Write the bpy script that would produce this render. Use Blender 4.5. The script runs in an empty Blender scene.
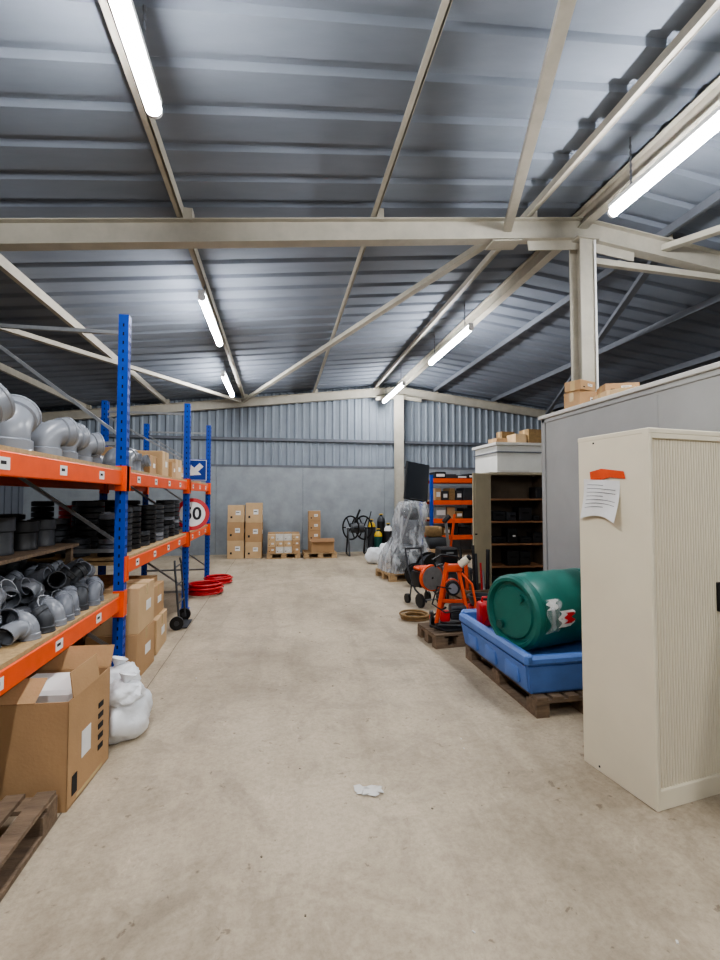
import bpy, bmesh, math, random
from mathutils import Matrix, Vector, Euler, noise
random.seed(7)
R=math.radians
scene=bpy.context.scene
# ------------------------------------------------------------------ materials
def lin(c):
    return tuple(((x/255)/12.92 if x/255<=0.04045 else ((x/255+0.055)/1.055)**2.4) for x in c)
def mat(name,rgb,rough=0.6,metal=0.0,var=0.12,scale=4.0,bump=0.0,bscale=None,emit=0,spec=0.5,detail=5,stretch=None,coat=0):
    m=bpy.data.materials.new(name); m.use_nodes=True
    nt=m.node_tree; b=nt.nodes['Principled BSDF']
    c=lin(rgb)
    b.inputs['Roughness'].default_value=rough; b.inputs['Metallic'].default_value=metal
    b.inputs['Specular IOR Level'].default_value=spec
    if coat: b.inputs['Coat Weight'].default_value=coat
    b.inputs['Base Color'].default_value=(*c,1)
    tc=nt.nodes.new('ShaderNodeTexCoord'); mp=nt.nodes.new('ShaderNodeMapping')
    nt.links.new(tc.outputs['Object'],mp.inputs['Vector'])
    if stretch: mp.inputs['Scale'].default_value=stretch
    if var>0:
        n=nt.nodes.new('ShaderNodeTexNoise'); n.inputs['Scale'].default_value=scale; n.inputs['Detail'].default_value=detail
        n.inputs['Roughness'].default_value=0.6
        nt.links.new(mp.outputs[0],n.inputs['Vector'])
        r=nt.nodes.new('ShaderNodeValToRGB')
        r.color_ramp.elements[0].position=0.3; r.color_ramp.elements[1].position=0.7
        r.color_ramp.elements[0].color=(*[x*(1-var) for x in c],1)
        r.color_ramp.elements[1].color=(*[min(1,x*(1+var)) for x in c],1)
        nt.links.new(n.outputs['Fac'],r.inputs['Fac']); nt.links.new(r.outputs['Color'],b.inputs['Base Color'])
    if bump>0:
        n2=nt.nodes.new('ShaderNodeTexNoise'); n2.inputs['Scale'].default_value=bscale or scale*4; n2.inputs['Detail'].default_value=6
        nt.links.new(mp.outputs[0],n2.inputs['Vector'])
        bp=nt.nodes.new('ShaderNodeBump'); bp.inputs['Strength'].default_value=bump; bp.inputs['Distance'].default_value=0.02
        nt.links.new(n2.outputs['Fac'],bp.inputs['Height']); nt.links.new(bp.outputs['Normal'],b.inputs['Normal'])
    return m
M={}
M['roof']=mat('roof_sheet_grey',(126,133,145),0.78,0.0,0.12,1.3,0.05,6,stretch=(0.5,2.0,1),spec=0.2)
M['clad']=mat('wall_cladding_grey',(140,149,159),0.6,0.05,0.1,1.5,spec=.3)
M['panel']=mat('wall_panel_grey',(148,155,161),0.5,0.0,0.16,2.2,0.1,8)
M['leftwall']=mat('left_wall_grey',(92,97,106),0.7,0.0,0.15,1)
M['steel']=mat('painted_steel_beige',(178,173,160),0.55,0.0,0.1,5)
M['steeldk']=mat('steel_grey_and_shaded',(104,108,116),0.55,0.0,0.1,5)
M['blue']=mat('rack_blue',(16,66,168),0.42,0.0,0.1,6)
M['orange']=mat('rack_orange',(234,88,28),0.45,0.0,0.08,6)
M['galv']=mat('galvanised',(160,163,166),0.4,0.7,0.12,14)
M['dark']=mat('dark_hole',(12,12,14),0.9,0,0)
M['black']=mat('black_plastic',(24,25,28),0.45,0,0.15,8)
M['dgrey']=mat('dark_grey_plastic',(58,61,66),0.45,0,0.15,8)
M['pvc']=mat('pvc_grey',(114,118,126),0.3,0,0.06,5)
M['pvcl']=mat('pvc_light_grey',(134,138,145),0.26,0,0.05,5)
M['board']=mat('chipboard',(178,150,110),0.75,0,0.2,30,0.1,80)
M['wood']=mat('pallet_wood',(176,148,112),0.8,0,0.3,5,0.3,30,stretch=(1,6,6))
M['woodd']=mat('pallet_wood_dark',(118,100,82),0.85,0,0.35,5,0.3,30,stretch=(1,6,6))
M['card']=mat('cardboard',(178,144,106),0.8,0,0.08,3,0.08,60)
M['cardl']=mat('cardboard_light',(198,168,130),0.8,0,0.08,3,0.08,60)
M['cardd']=mat('cardboard_inside',(146,112,80),0.85,0,0.08,3)
M['tape']=mat('packing_tape',(200,174,130),0.25,0,0.05,3)
M['white']=mat('white_paper',(228,228,226),0.6,0,0.04,10)
M['ink']=mat('ink_black',(30,30,34),0.7,0,0)
M['bag']=mat('white_plastic_bag',(226,229,232),0.35,0,0.05,8,0.4,14)
M['cream']=mat('cream_enamel',(226,217,194),0.42,0,0.04,2.5)
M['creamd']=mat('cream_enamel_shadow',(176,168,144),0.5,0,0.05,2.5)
M['beige']=mat('beige_enamel',(172,162,138),0.45,0,0.08,2.5)
M['cabin']=mat('cabin_grey',(162,162,160),0.6,0,0.1,1.4,0.05,10)
M['cabtrim']=mat('cabin_trim',(206,204,198),0.5,0,0.06,4)
M['cabwhite']=mat('cabin_white',(222,222,216),0.5,0,0.05,4)
M['green']=mat('drum_green',(28,104,94),0.4,0,0.1,3,0.08,5)
M['greend']=mat('drum_green_dark',(22,78,72),0.4,0,0.08,3)
M['bund']=mat('bund_blue',(86,122,188),0.45,0,0.12,4,0.08,8)
M['red']=mat('red_plastic',(190,34,38),0.4,0,0.08,5)
M['mach']=mat('machine_orange',(222,84,38),0.5,0,0.14,8)
M['yellow']=mat('yellow_paint',(214,178,50),0.5,0,0.1,6)
M['brown']=mat('brown_rope',(136,110,74),0.8,0,0.2,20)
M['shelfbrown']=mat('shelf_brown',(150,108,76),0.7,0,0.15,6)
M['cupback']=mat('cupboard_inside_shade',(92,80,66),0.7,0,0.15,6)  # dark lining: the shade inside the cupboard put into the colour
M['signblue']=mat('sign_blue',(22,62,150),0.35,0,0.03,5)
M['screen']=mat('screen_black',(36,40,46),0.3,0,0.05,3)
M['lamp_body']=mat('lamp_body_white',(225,225,225),0.4,0,0.02,5)
M['stain']=mat('joint_dark',(112,102,88),0.8,0,0.2,8)
M['debris']=mat('floor_debris',(150,134,110),0.8,0,0.3,20)
def emis(name,rgb,s):
    m=bpy.data.materials.new(name); m.use_nodes=True; nt=m.node_tree; nt.nodes.clear()
    e=nt.nodes.new('ShaderNodeEmission'); e.inputs[0].default_value=(*rgb,1); e.inputs[1].default_value=s
    o=nt.nodes.new('ShaderNodeOutputMaterial'); nt.links.new(e.outputs[0],o.inputs[0]); return m
M['tube']=emis('led_tube_glow',(0.98,0.985,1.0),118)
def film(name,lo,hi,sc):
    m=bpy.data.materials.new(name); m.use_nodes=True; nt=m.node_tree; b=nt.nodes['Principled BSDF']
    b.inputs['Base Color'].default_value=(0.62,0.65,0.68,1); b.inputs['Roughness'].default_value=0.15
    n=nt.nodes.new('ShaderNodeTexNoise'); n.inputs['Scale'].default_value=sc; n.inputs['Detail'].default_value=4; n.inputs['Distortion'].default_value=1.2
    tc=nt.nodes.new('ShaderNodeTexCoord'); mp=nt.nodes.new('ShaderNodeMapping'); mp.inputs['Scale'].default_value=(1,1,.35)
    nt.links.new(tc.outputs['Object'],mp.inputs[0]); nt.links.new(mp.outputs[0],n.inputs['Vector'])
    bp=nt.nodes.new('ShaderNodeBump'); bp.inputs['Strength'].default_value=.8; bp.inputs['Distance'].default_value=0.05
    nt.links.new(n.outputs['Fac'],bp.inputs['Height']); nt.links.new(bp.outputs['Normal'],b.inputs['Normal'])
    r=nt.nodes.new('ShaderNodeMapRange'); r.inputs[1].default_value=0.4;r.inputs[2].default_value=0.62;r.inputs[3].default_value=lo;r.inputs[4].default_value=hi
    nt.links.new(n.outputs['Fac'],r.inputs[0]); nt.links.new(r.outputs[0],b.inputs['Alpha']); return m
M['film']=film('clear_plastic_film',.15,.7,7)
def concrete():
    m=bpy.data.materials.new('floor_concrete'); m.use_nodes=True; nt=m.node_tree; b=nt.nodes['Principled BSDF']
    tc=nt.nodes.new('ShaderNodeTexCoord')
    def nz(s,d,ro=0.6,st=None,dist=0):
        n=nt.nodes.new('ShaderNodeTexNoise'); n.inputs['Scale'].default_value=s; n.inputs['Detail'].default_value=d; n.inputs['Roughness'].default_value=ro; n.inputs['Distortion'].default_value=dist
        if st:
            mp=nt.nodes.new('ShaderNodeMapping'); mp.inputs['Scale'].default_value=st; nt.links.new(tc.outputs['Object'],mp.inputs[0]); nt.links.new(mp.outputs[0],n.inputs[0])
        else: nt.links.new(tc.outputs['Object'],n.inputs[0])
        return n
    def ramp(src,p0,c0,p1,c1):
        r=nt.nodes.new('ShaderNodeValToRGB'); r.color_ramp.elements[0].position=p0; r.color_ramp.elements[1].position=p1
        r.color_ramp.elements[0].color=(*c0,1); r.color_ramp.elements[1].color=(*c1,1); nt.links.new(src,r.inputs[0]); return r
    def mul(a,bb,f=1):
        x=nt.nodes.new('ShaderNodeMix'); x.data_type='RGBA'; x.blend_type='MULTIPLY'; x.inputs[0].default_value=f
        nt.links.new(a,x.inputs[6]); nt.links.new(bb,x.inputs[7]); return x
    base=ramp(nz(0.7,8,.6).outputs[0],0.34,lin((170,157,137)),0.66,lin((198,184,162)))
    fine=ramp(nz(45,8,0.75).outputs[0],0.34,(0.80,0.79,0.78),0.58,(1,1,1))
    mid=ramp(nz(3,9,0.7,None,.8).outputs[0],0.36,(0.80,0.79,0.78),0.54,(1,1,1))
    streak=ramp(nz(1.4,7,0.65,(2.6,0.4,1),.5).outputs[0],0.38,(0.88,0.875,0.87),0.54,(1,1,1))
    chip=ramp(nz(16,5,0.6,None,.4).outputs[0],0.30,(0.62,0.60,0.58),0.345,(1,1,1))
    wear=ramp(nz(9,5,0.7,(1,.5,1),1.2).outputs[0],0.62,(1,1,1),0.68,(1.13,1.13,1.14))
    a=mul(base.outputs[0],fine.outputs[0])
    for q in (mid,streak,chip,wear): a=mul(a.outputs[2],q.outputs[0])
    v=nt.nodes.new('ShaderNodeTexVoronoi'); v.inputs['Scale'].default_value=3.5; nt.links.new(tc.outputs['Object'],v.inputs[0])
    sp=ramp(v.outputs['Distance'],0.015,(0.4,0.38,0.35),0.04,(1,1,1)); a=mul(a.outputs[2],sp.outputs[0],0.8)
    nt.links.new(a.outputs[2],b.inputs['Base Color'])
    rr=ramp(mid.outputs[0],0.7,(.5,.5,.5),1.0,(.66,.66,.66)); nt.links.new(rr.outputs[0],b.inputs['Roughness'])
    b.inputs['Specular IOR Level'].default_value=0.35
    bp=nt.nodes.new('ShaderNodeBump'); bp.inputs['Strength'].default_value=0.25; bp.inputs['Distance'].default_value=0.008
    nt.links.new(fine.outputs[0],bp.inputs['Height']); nt.links.new(bp.outputs[0],b.inputs['Normal'])
    return m
M['floor']=concrete()
# ------------------------------------------------------------------ builder
class B:
    def __init__(s,name): s.name=name; s.V=[]; s.F=[]; s.FM=[]; s.mats=[]
    def mi(s,k):
        if k not in s.mats: s.mats.append(k)
        return s.mats.index(k)
    def add(s,verts,faces,k,Mx=None):
        o=len(s.V); i=s.mi(k)
        for v in verts:
            v=Vector(v)
            s.V.append(Mx@v if Mx else v)
        for f in faces: s.F.append([o+x for x in f]); s.FM.append(i)
    def bm(s,b,k,Mx=None):
        b.verts.index_update()
        s.add([v.co.copy() for v in b.verts],[[v.index for v in f.verts] for f in b.faces],k,Mx); b.free()
    def box(s,c,d,k,rot=None,bev=0,Mx=None,seg=1):
        b=bmesh.new(); bmesh.ops.create_cube(b,size=1,matrix=Matrix.Diagonal((*d,1)))
        if bev: bmesh.ops.bevel(b,geom=b.edges[:],offset=bev,segments=seg,affect='EDGES',profile=0.5)
        T=Matrix.Translation(c)
        if rot: T=T@Euler(rot).to_matrix().to_4x4()
        if Mx: T=Mx@T
        s.bm(b,k,T)
    def rng(s,a,b_,k,bev=0,Mx=None):
        c=[(a[i]+b_[i])/2 for i in range(3)]; d=[abs(b_[i]-a[i]) for i in range(3)]
        s.box(c,d,k,bev=bev,Mx=Mx)
    def cyl(s,p0,p1,r,k,r2=None,n=16,Mx=None,caps=True):
        p0=Vector(p0);p1=Vector(p1);d=p1-p0;L=d.length
        b=bmesh.new(); bmesh.ops.create_cone(b,cap_ends=caps,segments=n,radius1=r,radius2=r if r2 is None else r2,depth=L)
        T=Matrix.Translation((p0+p1)/2)@d.to_track_quat('Z','Y').to_matrix().to_4x4()
        if Mx: T=Mx@T
        s.bm(b,k,T)
    def rings(s,rs,k,n=16,Mx=None,close=False):
        V=[];F=[]
        for c,d,r in rs:
            d=Vector(d).normalized()
            up=Vector((0,1,0)) if abs(d.y)<0.9 else Vector((1,0,0))
            x=up.cross(d).normalized(); y=d.cross(x)
            for i in range(n):
                a=2*math.pi*i/n; V.append(Vector(c)+x*math.cos(a)*r+y*math.sin(a)*r)
        m=len(rs)
        for j in range(m-1 if not close else m):
            for i in range(n):
                a=j*n+i;b_=j*n+(i+1)%n; j2=(j+1)%m
                F.append([a,b_,j2*n+(i+1)%n,j2*n+i])
        s.add(V,F,k,Mx)
    def lathe(s,prof,k,n=20,Mx=None):
        s.rings([((0,0,z),(0,0,1),max(r,0.0001)) for r,z in prof],k,n,Mx)
    def path(s,pts,r,k,n=6,Mx=None,close=False):
        pts=[Vector(p) for p in pts]
        N=len(pts)
        prevx=None; V=[];F=[]
        for i,p in enumerate(pts):
            if close: d=pts[(i+1)%N]-pts[i-1]
            else: d=pts[min(i+1,N-1)]-pts[max(i-1,0)]
            d.normalize()
            if prevx is None:
                up=Vector((0,0,1)) if abs(d.z)<0.9 else Vector((1,0,0)); x=up.cross(d).normalized()
            else: x=(prevx-d*prevx.dot(d)).normalized()
            prevx=x; y=d.cross(x)
            for j in range(n):
                a=2*math.pi*j/n; V.append(p+x*math.cos(a)*r+y*math.sin(a)*r)
        for i in range(N if close else N-1):
            i2=(i+1)%N
            for j in range(n): F.append([i*n+j,i*n+(j+1)%n,i2*n+(j+1)%n,i2*n+j])
        if not close: F.append(list(range(n))[::-1]); F.append([(N-1)*n+j for j in range(n)])
        s.add(V,F,k,Mx)
    def beamM(s,p0,p1):
        p0=Vector(p0);p1=Vector(p1);x=(p1-p0);L=x.length;x.normalize()
        up=Vector((0,0,1)) if abs(x.z)<0.9 else Vector((0,1,0))
        y=up.cross(x).normalized(); z=x.cross(y)
        T=Matrix((x,y,z)).transposed().to_4x4(); T.translation=(p0+p1)/2
        return T,L
    def bar(s,p0,p1,w,h,k):
        T,L=s.beamM(p0,p1); s.box((0,0,0),(L,w,h),k,Mx=T)
    def ibeam(s,p0,p1,h,w,k,t=0.012):
        T,L=s.beamM(p0,p1)
        s.box((0,0,h/2-t/2),(L,w,t),k,Mx=T); s.box((0,0,-h/2+t/2),(L,w,t),k,Mx=T); s.box((0,0,0),(L,t,h-2*t),k,Mx=T)
    def done(s,ang=35,parent=None):
        xs=[v.x for v in s.V]; ys=[v.y for v in s.V]; zs=[v.z for v in s.V]
        o=Vector(((min(xs)+max(xs))/2,(min(ys)+max(ys))/2,min(zs)))
        me=bpy.data.meshes.new(s.name); me.from_pydata([v-o for v in s.V],[],s.F)
        for k in s.mats: me.materials.append(M[k])
        me.polygons.foreach_set('material_index',s.FM)
        me.polygons.foreach_set('use_smooth',[True]*len(s.F))
        me.update()
        b=bmesh.new(); b.from_mesh(me); bmesh.ops.recalc_face_normals(b,faces=b.faces[:]); b.to_mesh(me); b.free()
        me.set_sharp_from_angle(angle=R(ang))
        ob=bpy.data.objects.new(s.name,me); ob.location=o; scene.collection.objects.link(ob)
        if parent: ob.parent=parent
        return ob
def TR(x,y,z,rz=0,rx=0,ry=0): return Matrix.Translation((x,y,z))@Euler((R(rx),R(ry),R(rz))).to_matrix().to_4x4()
# ------------------------------------------------------------------ shell
RX,RZ,SL=3.5,5.0,0.115
XL,XR,YB,YF=-6.5,13.5,-7.0,13.1
def rz(x): return RZ-SL*abs(x-RX)
b=B('floor'); b.rng((XL,YB,-0.1),(XR,YF,0),'floor'); b.done()
b=B('floor_joint')  # floor joint, added as a thin dark strip on the slab
V=[];F=[];i=0;y=YB
while y<YF:
    dx=.006*noise.noise(Vector((y*3,0,0))); w=.003+.003*abs(noise.noise(Vector((y*5,2,0))))
    V+=[(-1.07+dx-w,y,.0012),(-1.07+dx+w,y,.0012)]
    if i: F.append([2*i-2,2*i-1,2*i+1,2*i])
    i+=1; y+=.12
b.add(V,F,'stain'); b.done()
b=B('ceiling')
prof=[(0,0),(0.255,0),(0.285,0.04),(0.345,0.04)]
P=[]; y=YB
while y<YF:
    for a,c in prof: P.append((y+a,c))
    y+=0.375
P=[p for p in P if p[0]<YF+0.05]
for xa,xb in ((XL-.05,RX),(RX,XR+.05)):
    V=[];F=[]
    for (yy,dz) in P: V+= [(xa,yy,rz(xa)+dz),(xb,yy,rz(xb)+dz)]
    for i in range(len(P)-1): F.append([2*i,2*i+1,2*i+3,2*i+2])
    b.add(V,F,'roof')
ceil=b.done(ang=20)
def gable(name,Y,lowmat,sgn):
    b=B(name); zl=2.48
    pr=[(0,0),(0.12,0),(0.15,-0.035*sgn),(0.19,-0.035*sgn),(0.22,0)]
    x=XL; P=[]
    while x<XR:
        for a,c in pr[:-1]:
            if x+a<=XR: P.append((x+a,c))
        x+=0.22
    P.append((XR,0)); V=[];F=[]
    for xx,dy in P: V+=[(xx,Y+dy,zl),(xx,Y+dy,rz(xx)+.06)]
    for i in range(len(P)-1): F.append([2*i,2*i+1,2*i+3,2*i+2])
    b.add(V,F,'clad')
    x=XL
    while x<XR:
        x2=min(x+2.4,XR)
        b.rng((x+.004,Y-0.06*sgn,0),(x2-.004,Y+.02*sgn,zl),lowmat); x=x2
    b.rng((XL,Y-.075*sgn,zl-.03),(XR,Y-.03*sgn,zl+.03),'steeldk')
    b.rng((XL,Y-.12*sgn,3.2),(XR,Y-.045*sgn,3.28),'steeldk')
    return b.done(ang=20)
gable('wall_back',YF,'panel',1)
gable('wall_front',YB,'panel',-1)
b=B('wall_left'); b.rng((XL-.1,YB,0),(XL,YF,rz(XL)+.02),'leftwall')
yy=YB
while yy<YF: b.rng((XL,yy,0),(XL+.03,yy+.05,rz(XL)),'leftwall'); yy+=0.3
b.done()
b=B('wall_right'); b.rng((XR,YB,0),(XR+.1,YF,rz(XR)+.02),'leftwall')
yy=YB
while yy<YF: b.rng((XR-.03,yy,0),(XR,yy+.05,rz(XR)),'leftwall'); yy+=0.3
b.done()
# ------------------------------------------------------------------ steel structure
b=B('roof_steel_frame')
PU=0.13; RA=0.24
for x in (-4.95,-3.0,-0.95,1.0,2.8,4.6,6.5,8.4,10.3,12.2):
    z=rz(x)-PU/2-.005; k='steel' if x<4 else 'steeldk'  # right-hand purlins darker: dimness of that roof zone put into the colour
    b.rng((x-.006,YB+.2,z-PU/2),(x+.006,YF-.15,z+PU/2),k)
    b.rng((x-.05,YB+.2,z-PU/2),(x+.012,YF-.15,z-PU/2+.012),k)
b.ibeam((RX,YB+.2,rz(RX)-.14),(RX,YF-.15,rz(RX)-.14),0.2,0.12,'steel')
for Y in (-3.6,4.64,YF-.28):
    zo=PU+RA/2+.01
    b.ibeam((XL+.12,Y,rz(XL+.12)-zo),(RX,Y,rz(RX)-zo),RA,0.13,'steel')
    b.ibeam((RX,Y,rz(RX)-zo),(XR-.12,Y,rz(XR-.12)-zo),RA,0.13,'steel')
    b.box((RX-.35,Y,rz(RX)-zo-.19),(0.7,0.012,0.16),'steel',rot=(0,-.115,0))
    b.box((RX+.35,Y,rz(RX)-zo-.19),(0.7,0.012,0.16),'steel',rot=(0,.115,0))
    for x in (-4.95,-3.0,-0.95,1.0,2.8,4.6,6.5,8.4):
        b.box((x+.05,Y,rz(x)-PU/2-.02),(.09,.11,.12),'steel')
def br(x0,y0,x1,y1,w=.09,k='steel'):
    b.bar((x0,y0,rz(x0)-.24),(x1,y1,rz(x1)-.24),w,.07,k)
br(2.55,4.64,-1.0,12.8); br(-4.8,4.64,-1.0,12.8)
br(2.55,4.64,-.55,-3.6); br(-4.8,4.64,-.95,-3.6)
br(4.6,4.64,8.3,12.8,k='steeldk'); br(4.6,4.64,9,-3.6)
b.box((2.5,4.64,rz(2.5)-.42),(.35,.2,.012),'steel',rot=(0,-.115,0))
b.bar((RX+.1,4.64,rz(RX)-.62),(RX+2.2,4.64,rz(RX+2.2)-.42),.06,.07,'steel')
b.done()
b=B('steel_column'); x,y=RX,4.64
h=rz(RX)-.4
b.rng((x-.1,y-.1,0),(x+.1,y-.088,h),'steel'); b.rng((x-.1,y+.088,0),(x+.1,y+.1,h),'steel'); b.rng((x-.006,y-.088,0),(x+.006,y+.088,h),'steel')
b.rng((x-.16,y-.16,0),(x+.16,y+.16,.02),'steel'); b.rng((x-.14,y-.13,h-.02),(x+.14,y+.13,h),'steel')
b.cyl((x+.06,4.5,0),(x+.06,4.5,h-.05),.012,'white'); b.done()
b=B('steel_column'); x,y=RX,YF-.28; h=rz(RX)-.4
b.rng((x-.12,y-.1,0),(x+.12,y-.088,h),'steel'); b.rng((x-.12,y+.088,0),(x+.12,y+.1,h),'steel'); b.rng((x-.006,y-.088,0),(x+.006,y+.088,h),'steel'); b.done()
# ------------------------------------------------------------------ lights
def lamp(x,z,y0,y1):
    b=B('fluorescent_batten_light')
    b.rng((x-.045,y0,z+.04),(x+.045,y1,z+.085),'lamp_body',bev=.004)
    b.rings([((x,y0+.02,z),(0,1,0),.047),((x,y1-.02,z),(0,1,0),.047)],'tube',n=10)
    b.cyl((x,y0,z),(x,y0+.022,z),.05,'lamp_body'); b.cyl((x,y1-.022,z),(x,y1,z),.05,'lamp_body')
    for yy in (y0+.25,y1-.25):
        b.cyl((x,yy,z+.08),(x,yy,rz(x)-.02),.006,'steeldk',n=6)
        for q in range(7): b.cyl((x,yy,z+.1+q*.06),(x,yy,z+.13+q*.06),.011,'steeldk',n=6)
    b.done()
for (x,a,c) in ((-.80,-5.6,-3.8),(-.80,-2.2,-.4),(-.80,1.3,3.0),(-.95,5.75,7.5),(-1.12,9.4,11.3)): lamp(x,4.08,a,c)  # unseen lamps behind the camera extend both rows, added to balance the light
for (x,a,c) in ((3.2,-4.6,-2.8),(3.2,-1.2,.6),(3.2,2.05,3.8),(3.1,6.85,8.85),(3.02,10.6,12.7)): lamp(x,4.38,a,c)
# ------------------------------------------------------------------ generic items
def elbow(b,Mx,r,k,ang=60,Rb=None,n=14):
    Rb=Rb or r*1.5; rs=[]; c=r*1.13
    steps=6; s0=r*0.9
    def mo(p,d):
        p=Vector(p); d=Vector(d)
        return [(p-d*r*1.2,d,r*.88),(p,d,c*.93),(p,d,c*1.04),(p-d*r*.15,d,c*1.04),(p-d*r*.2,d,c),(p-d*r*.7,d,c),(p-d*r*.78,d,r)]
    st=mo((0,0,0),(0,0,-1))
    rs+=[(q,(0,0,1),rr) for q,d,rr in st]
    for i in range(steps+1):
        a=R(ang)*i/steps
        rs.append(((Rb-Rb*math.cos(a),0,s0+Rb*math.sin(a)),(math.sin(a),0,math.cos(a)),r))
    a=R(ang); d=Vector((math.sin(a),0,math.cos(a))); e=Vector((Rb-Rb*math.cos(a),0,s0+Rb*math.sin(a)))+d*s0
    en=mo(e,d)[::-1]
    rs+=[(q,d,rr) for q,_,rr in en]
    b.rings(rs,k,n,Mx)
def ringpipe(b,Mx,r,h,k,n=18):
    b.lathe([(r*.88,0),(r,0),(r,h*.1),(r*.95,h*.14),(r*.95,h*.6),(r*1.05,h*.64),(r*1.05,h),(r*.93,h),(r*.88,h*.6),(r*.88,0)],k,n,Mx)
def cbox(b,Mx,w,d,h,k='card',label=True,tape=True):
    b.box((0,0,h/2),(w,d,h),k,bev=.004,Mx=Mx)
    if tape:
        b.box((0,0,h),(w+.002,.05,.002),'tape',Mx=Mx); b.box((w/2,0,h-.05),(.002,.05,.1),'tape',Mx=Mx); b.box((-w/2,0,h-.05),(.002,.05,.1),'tape',Mx=Mx)
    b.box((0,0,h+.0002),(w*.98,.004,.001),'cardd',Mx=Mx)
    if label:
        b.box((w*.12,-d/2-.001,h*.55),(w*.3,.002,h*.25),'white',Mx=Mx)
        b.box((w/2+.001,d*.1,h*.5),(.002,d*.3,h*.22),'white',Mx=Mx)
        b.box((w*.1,-d/2-.0025,h*.57),(w*.2,.001,h*.04),'ink',Mx=Mx)
        b.box((-w*.28,-d/2-.001,h*.3),(w*.12,.001,h*.12),'ink',Mx=Mx)
def pallet(b,Mx,L=1.2,W=.8,k='wood'):
    for y in (-W/2+.05,0,W/2-.05):
        b.box((0,y,.01),(L,.1,.02),k,Mx=Mx)
        for x in (-L/2+.07,0,L/2-.07): b.box((x,y,.06),(.14,.1,.08),k,Mx=Mx)
    for x in (-L/2+.05,0,L/2-.05): b.box((x,0,.11),(.1,W,.02),k,Mx=Mx)
    n=7
    for i in range(n):
        b.box((0,-W/2+.05+i*(W-.1)/(n-1),.131),(L,.085,.02),k,Mx=Mx)
# ------------------------------------------------------------------ left pallet rack
FX,BX=-1.3,-2.4
def upright(b,x,y,h):
    b.rng((x-.04,y-.035,0.01),(x+.04,y-.03,h),'blue'); b.rng((x-.04,y+.03,.01),(x+.04,y+.035,h),'blue')
    b.rng((x+(.035 if x>-2 else -.04),y-.03,.01),(x+(.04 if x>-2 else -.035),y+.03,h),'blue')
    b.rng((x-.06,y-.07,0),(x+.06,y+.07,.01),'blue')
    z=.12
    while z<h-.04:
        b.rng((x-.006,y-.0362,z),(x+.006,y-.0348,z+.028),'dark')
        for yy in (-.017,.017): b.rng((x+.0398,y+yy-.005,z),(x+.0412,y+yy+.005,z+.028),'dark')
        z+=.075
b=B('pallet_racking')
frames=[(1.4,3.15),(4.1,3.15),(6.83,2.95),(8.85,2.95)]
for y,h in frames:
    upright(b,FX,y,h); upright(b,BX,y,h)
    for z in (.25,1.15,2.05,h-.15): b.bar((FX,y,z),(BX,y,z),.03,.03,'galv')
    for z0,z1 in ((.3,1.1),(1.2,2.0),(2.1,h-.2)):
        b.bar((FX,y,z0),(BX,y,z1),.025,.025,'galv')
def beam(b,x,y0,y1,z):
    b.rng((x-.022,y0+.04,z-.06),(x+.022,y1-.04,z+.06),'orange',bev=.006)
    for y in (y0+.04,y1-.04):
        b.rng((x-.035,y-.006 if y==y0+.04 else y-.02,z-.11),(x+.05,y+.02 if y==y0+.04 else y+.006,z+.1),'orange')
        s=-1 if y==y0+.04 else 1
        b.rng((x+.04,min(y,y+s*.075),z-.11),(x+.047,max(y,y+s*.075),z+.1),'orange')
    n=int((y1-y0)/.6)
    if x>-2:
        for i in range(n):
            yy=y0+.35+i*.6; b.rng((x+.0222,yy,z-.03),(x+.0235,yy+.09,z+.03),'white')
            b.rng((x+.0236,yy+.015,z-.005),(x+.0242,yy+.06,z+.012),'ink')
levels=[(0,[.72,1.76]),(1,[1.0,1.76]),(2,[1.0,1.76])]
for i,zs in levels:
    y0,y1=frames[i][0],frames[i+1][0]
    for z in zs:
        beam(b,FX,y0,y1,z); beam(b,BX,y0,y1,z)
        b.rng((BX+.03,y0+.05,z+.02),(FX-.025,y1-.05,z+.05),'board')
        b.rng((BX,y0+.05,z+.061),(FX+.015,y1-.05,z+.085),'board')
b.done()
def D(z): return z+.086
b=B('large_grey_pipe_elbows')
for (x,y,r,a,k) in ((-1.5,1.75,.11,80,'pvcl'),(-1.5,2.15,.11,60,'pvcl'),(-1.52,2.50,.11,70,'pvcl'),(-1.52,2.88,.105,100,'pvcl'),(-1.48,3.2,.085,60,'pvcl'),(-1.5,3.48,.088,80,'pvcl'),(-1.48,3.72,.075,50,'pvcl'),(-1.46,3.9,.06,-70,'pvcl'),
    (-1.86,1.9,.12,140,'pvcl'),(-1.86,2.4,.12,100,'pvcl'),(-1.86,2.8,.12,60,'pvcl'),(-1.82,3.2,.1,120,'pvcl'),(-1.82,3.6,.1,60,'pvc'),(-2.2,2.2,.12,140,'pvc'),(-2.2,2.7,.12,70,'pvc'),(-2.2,3.2,.12,80,'pvc'),(-2.15,3.7,.1,70,'pvc')):
    elbow(b,TR(x,y,D(1.76)+.005,a),r,k,ang=55 if r>.09 else 80,Rb=r*1.2,n=26)
b.done()
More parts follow.
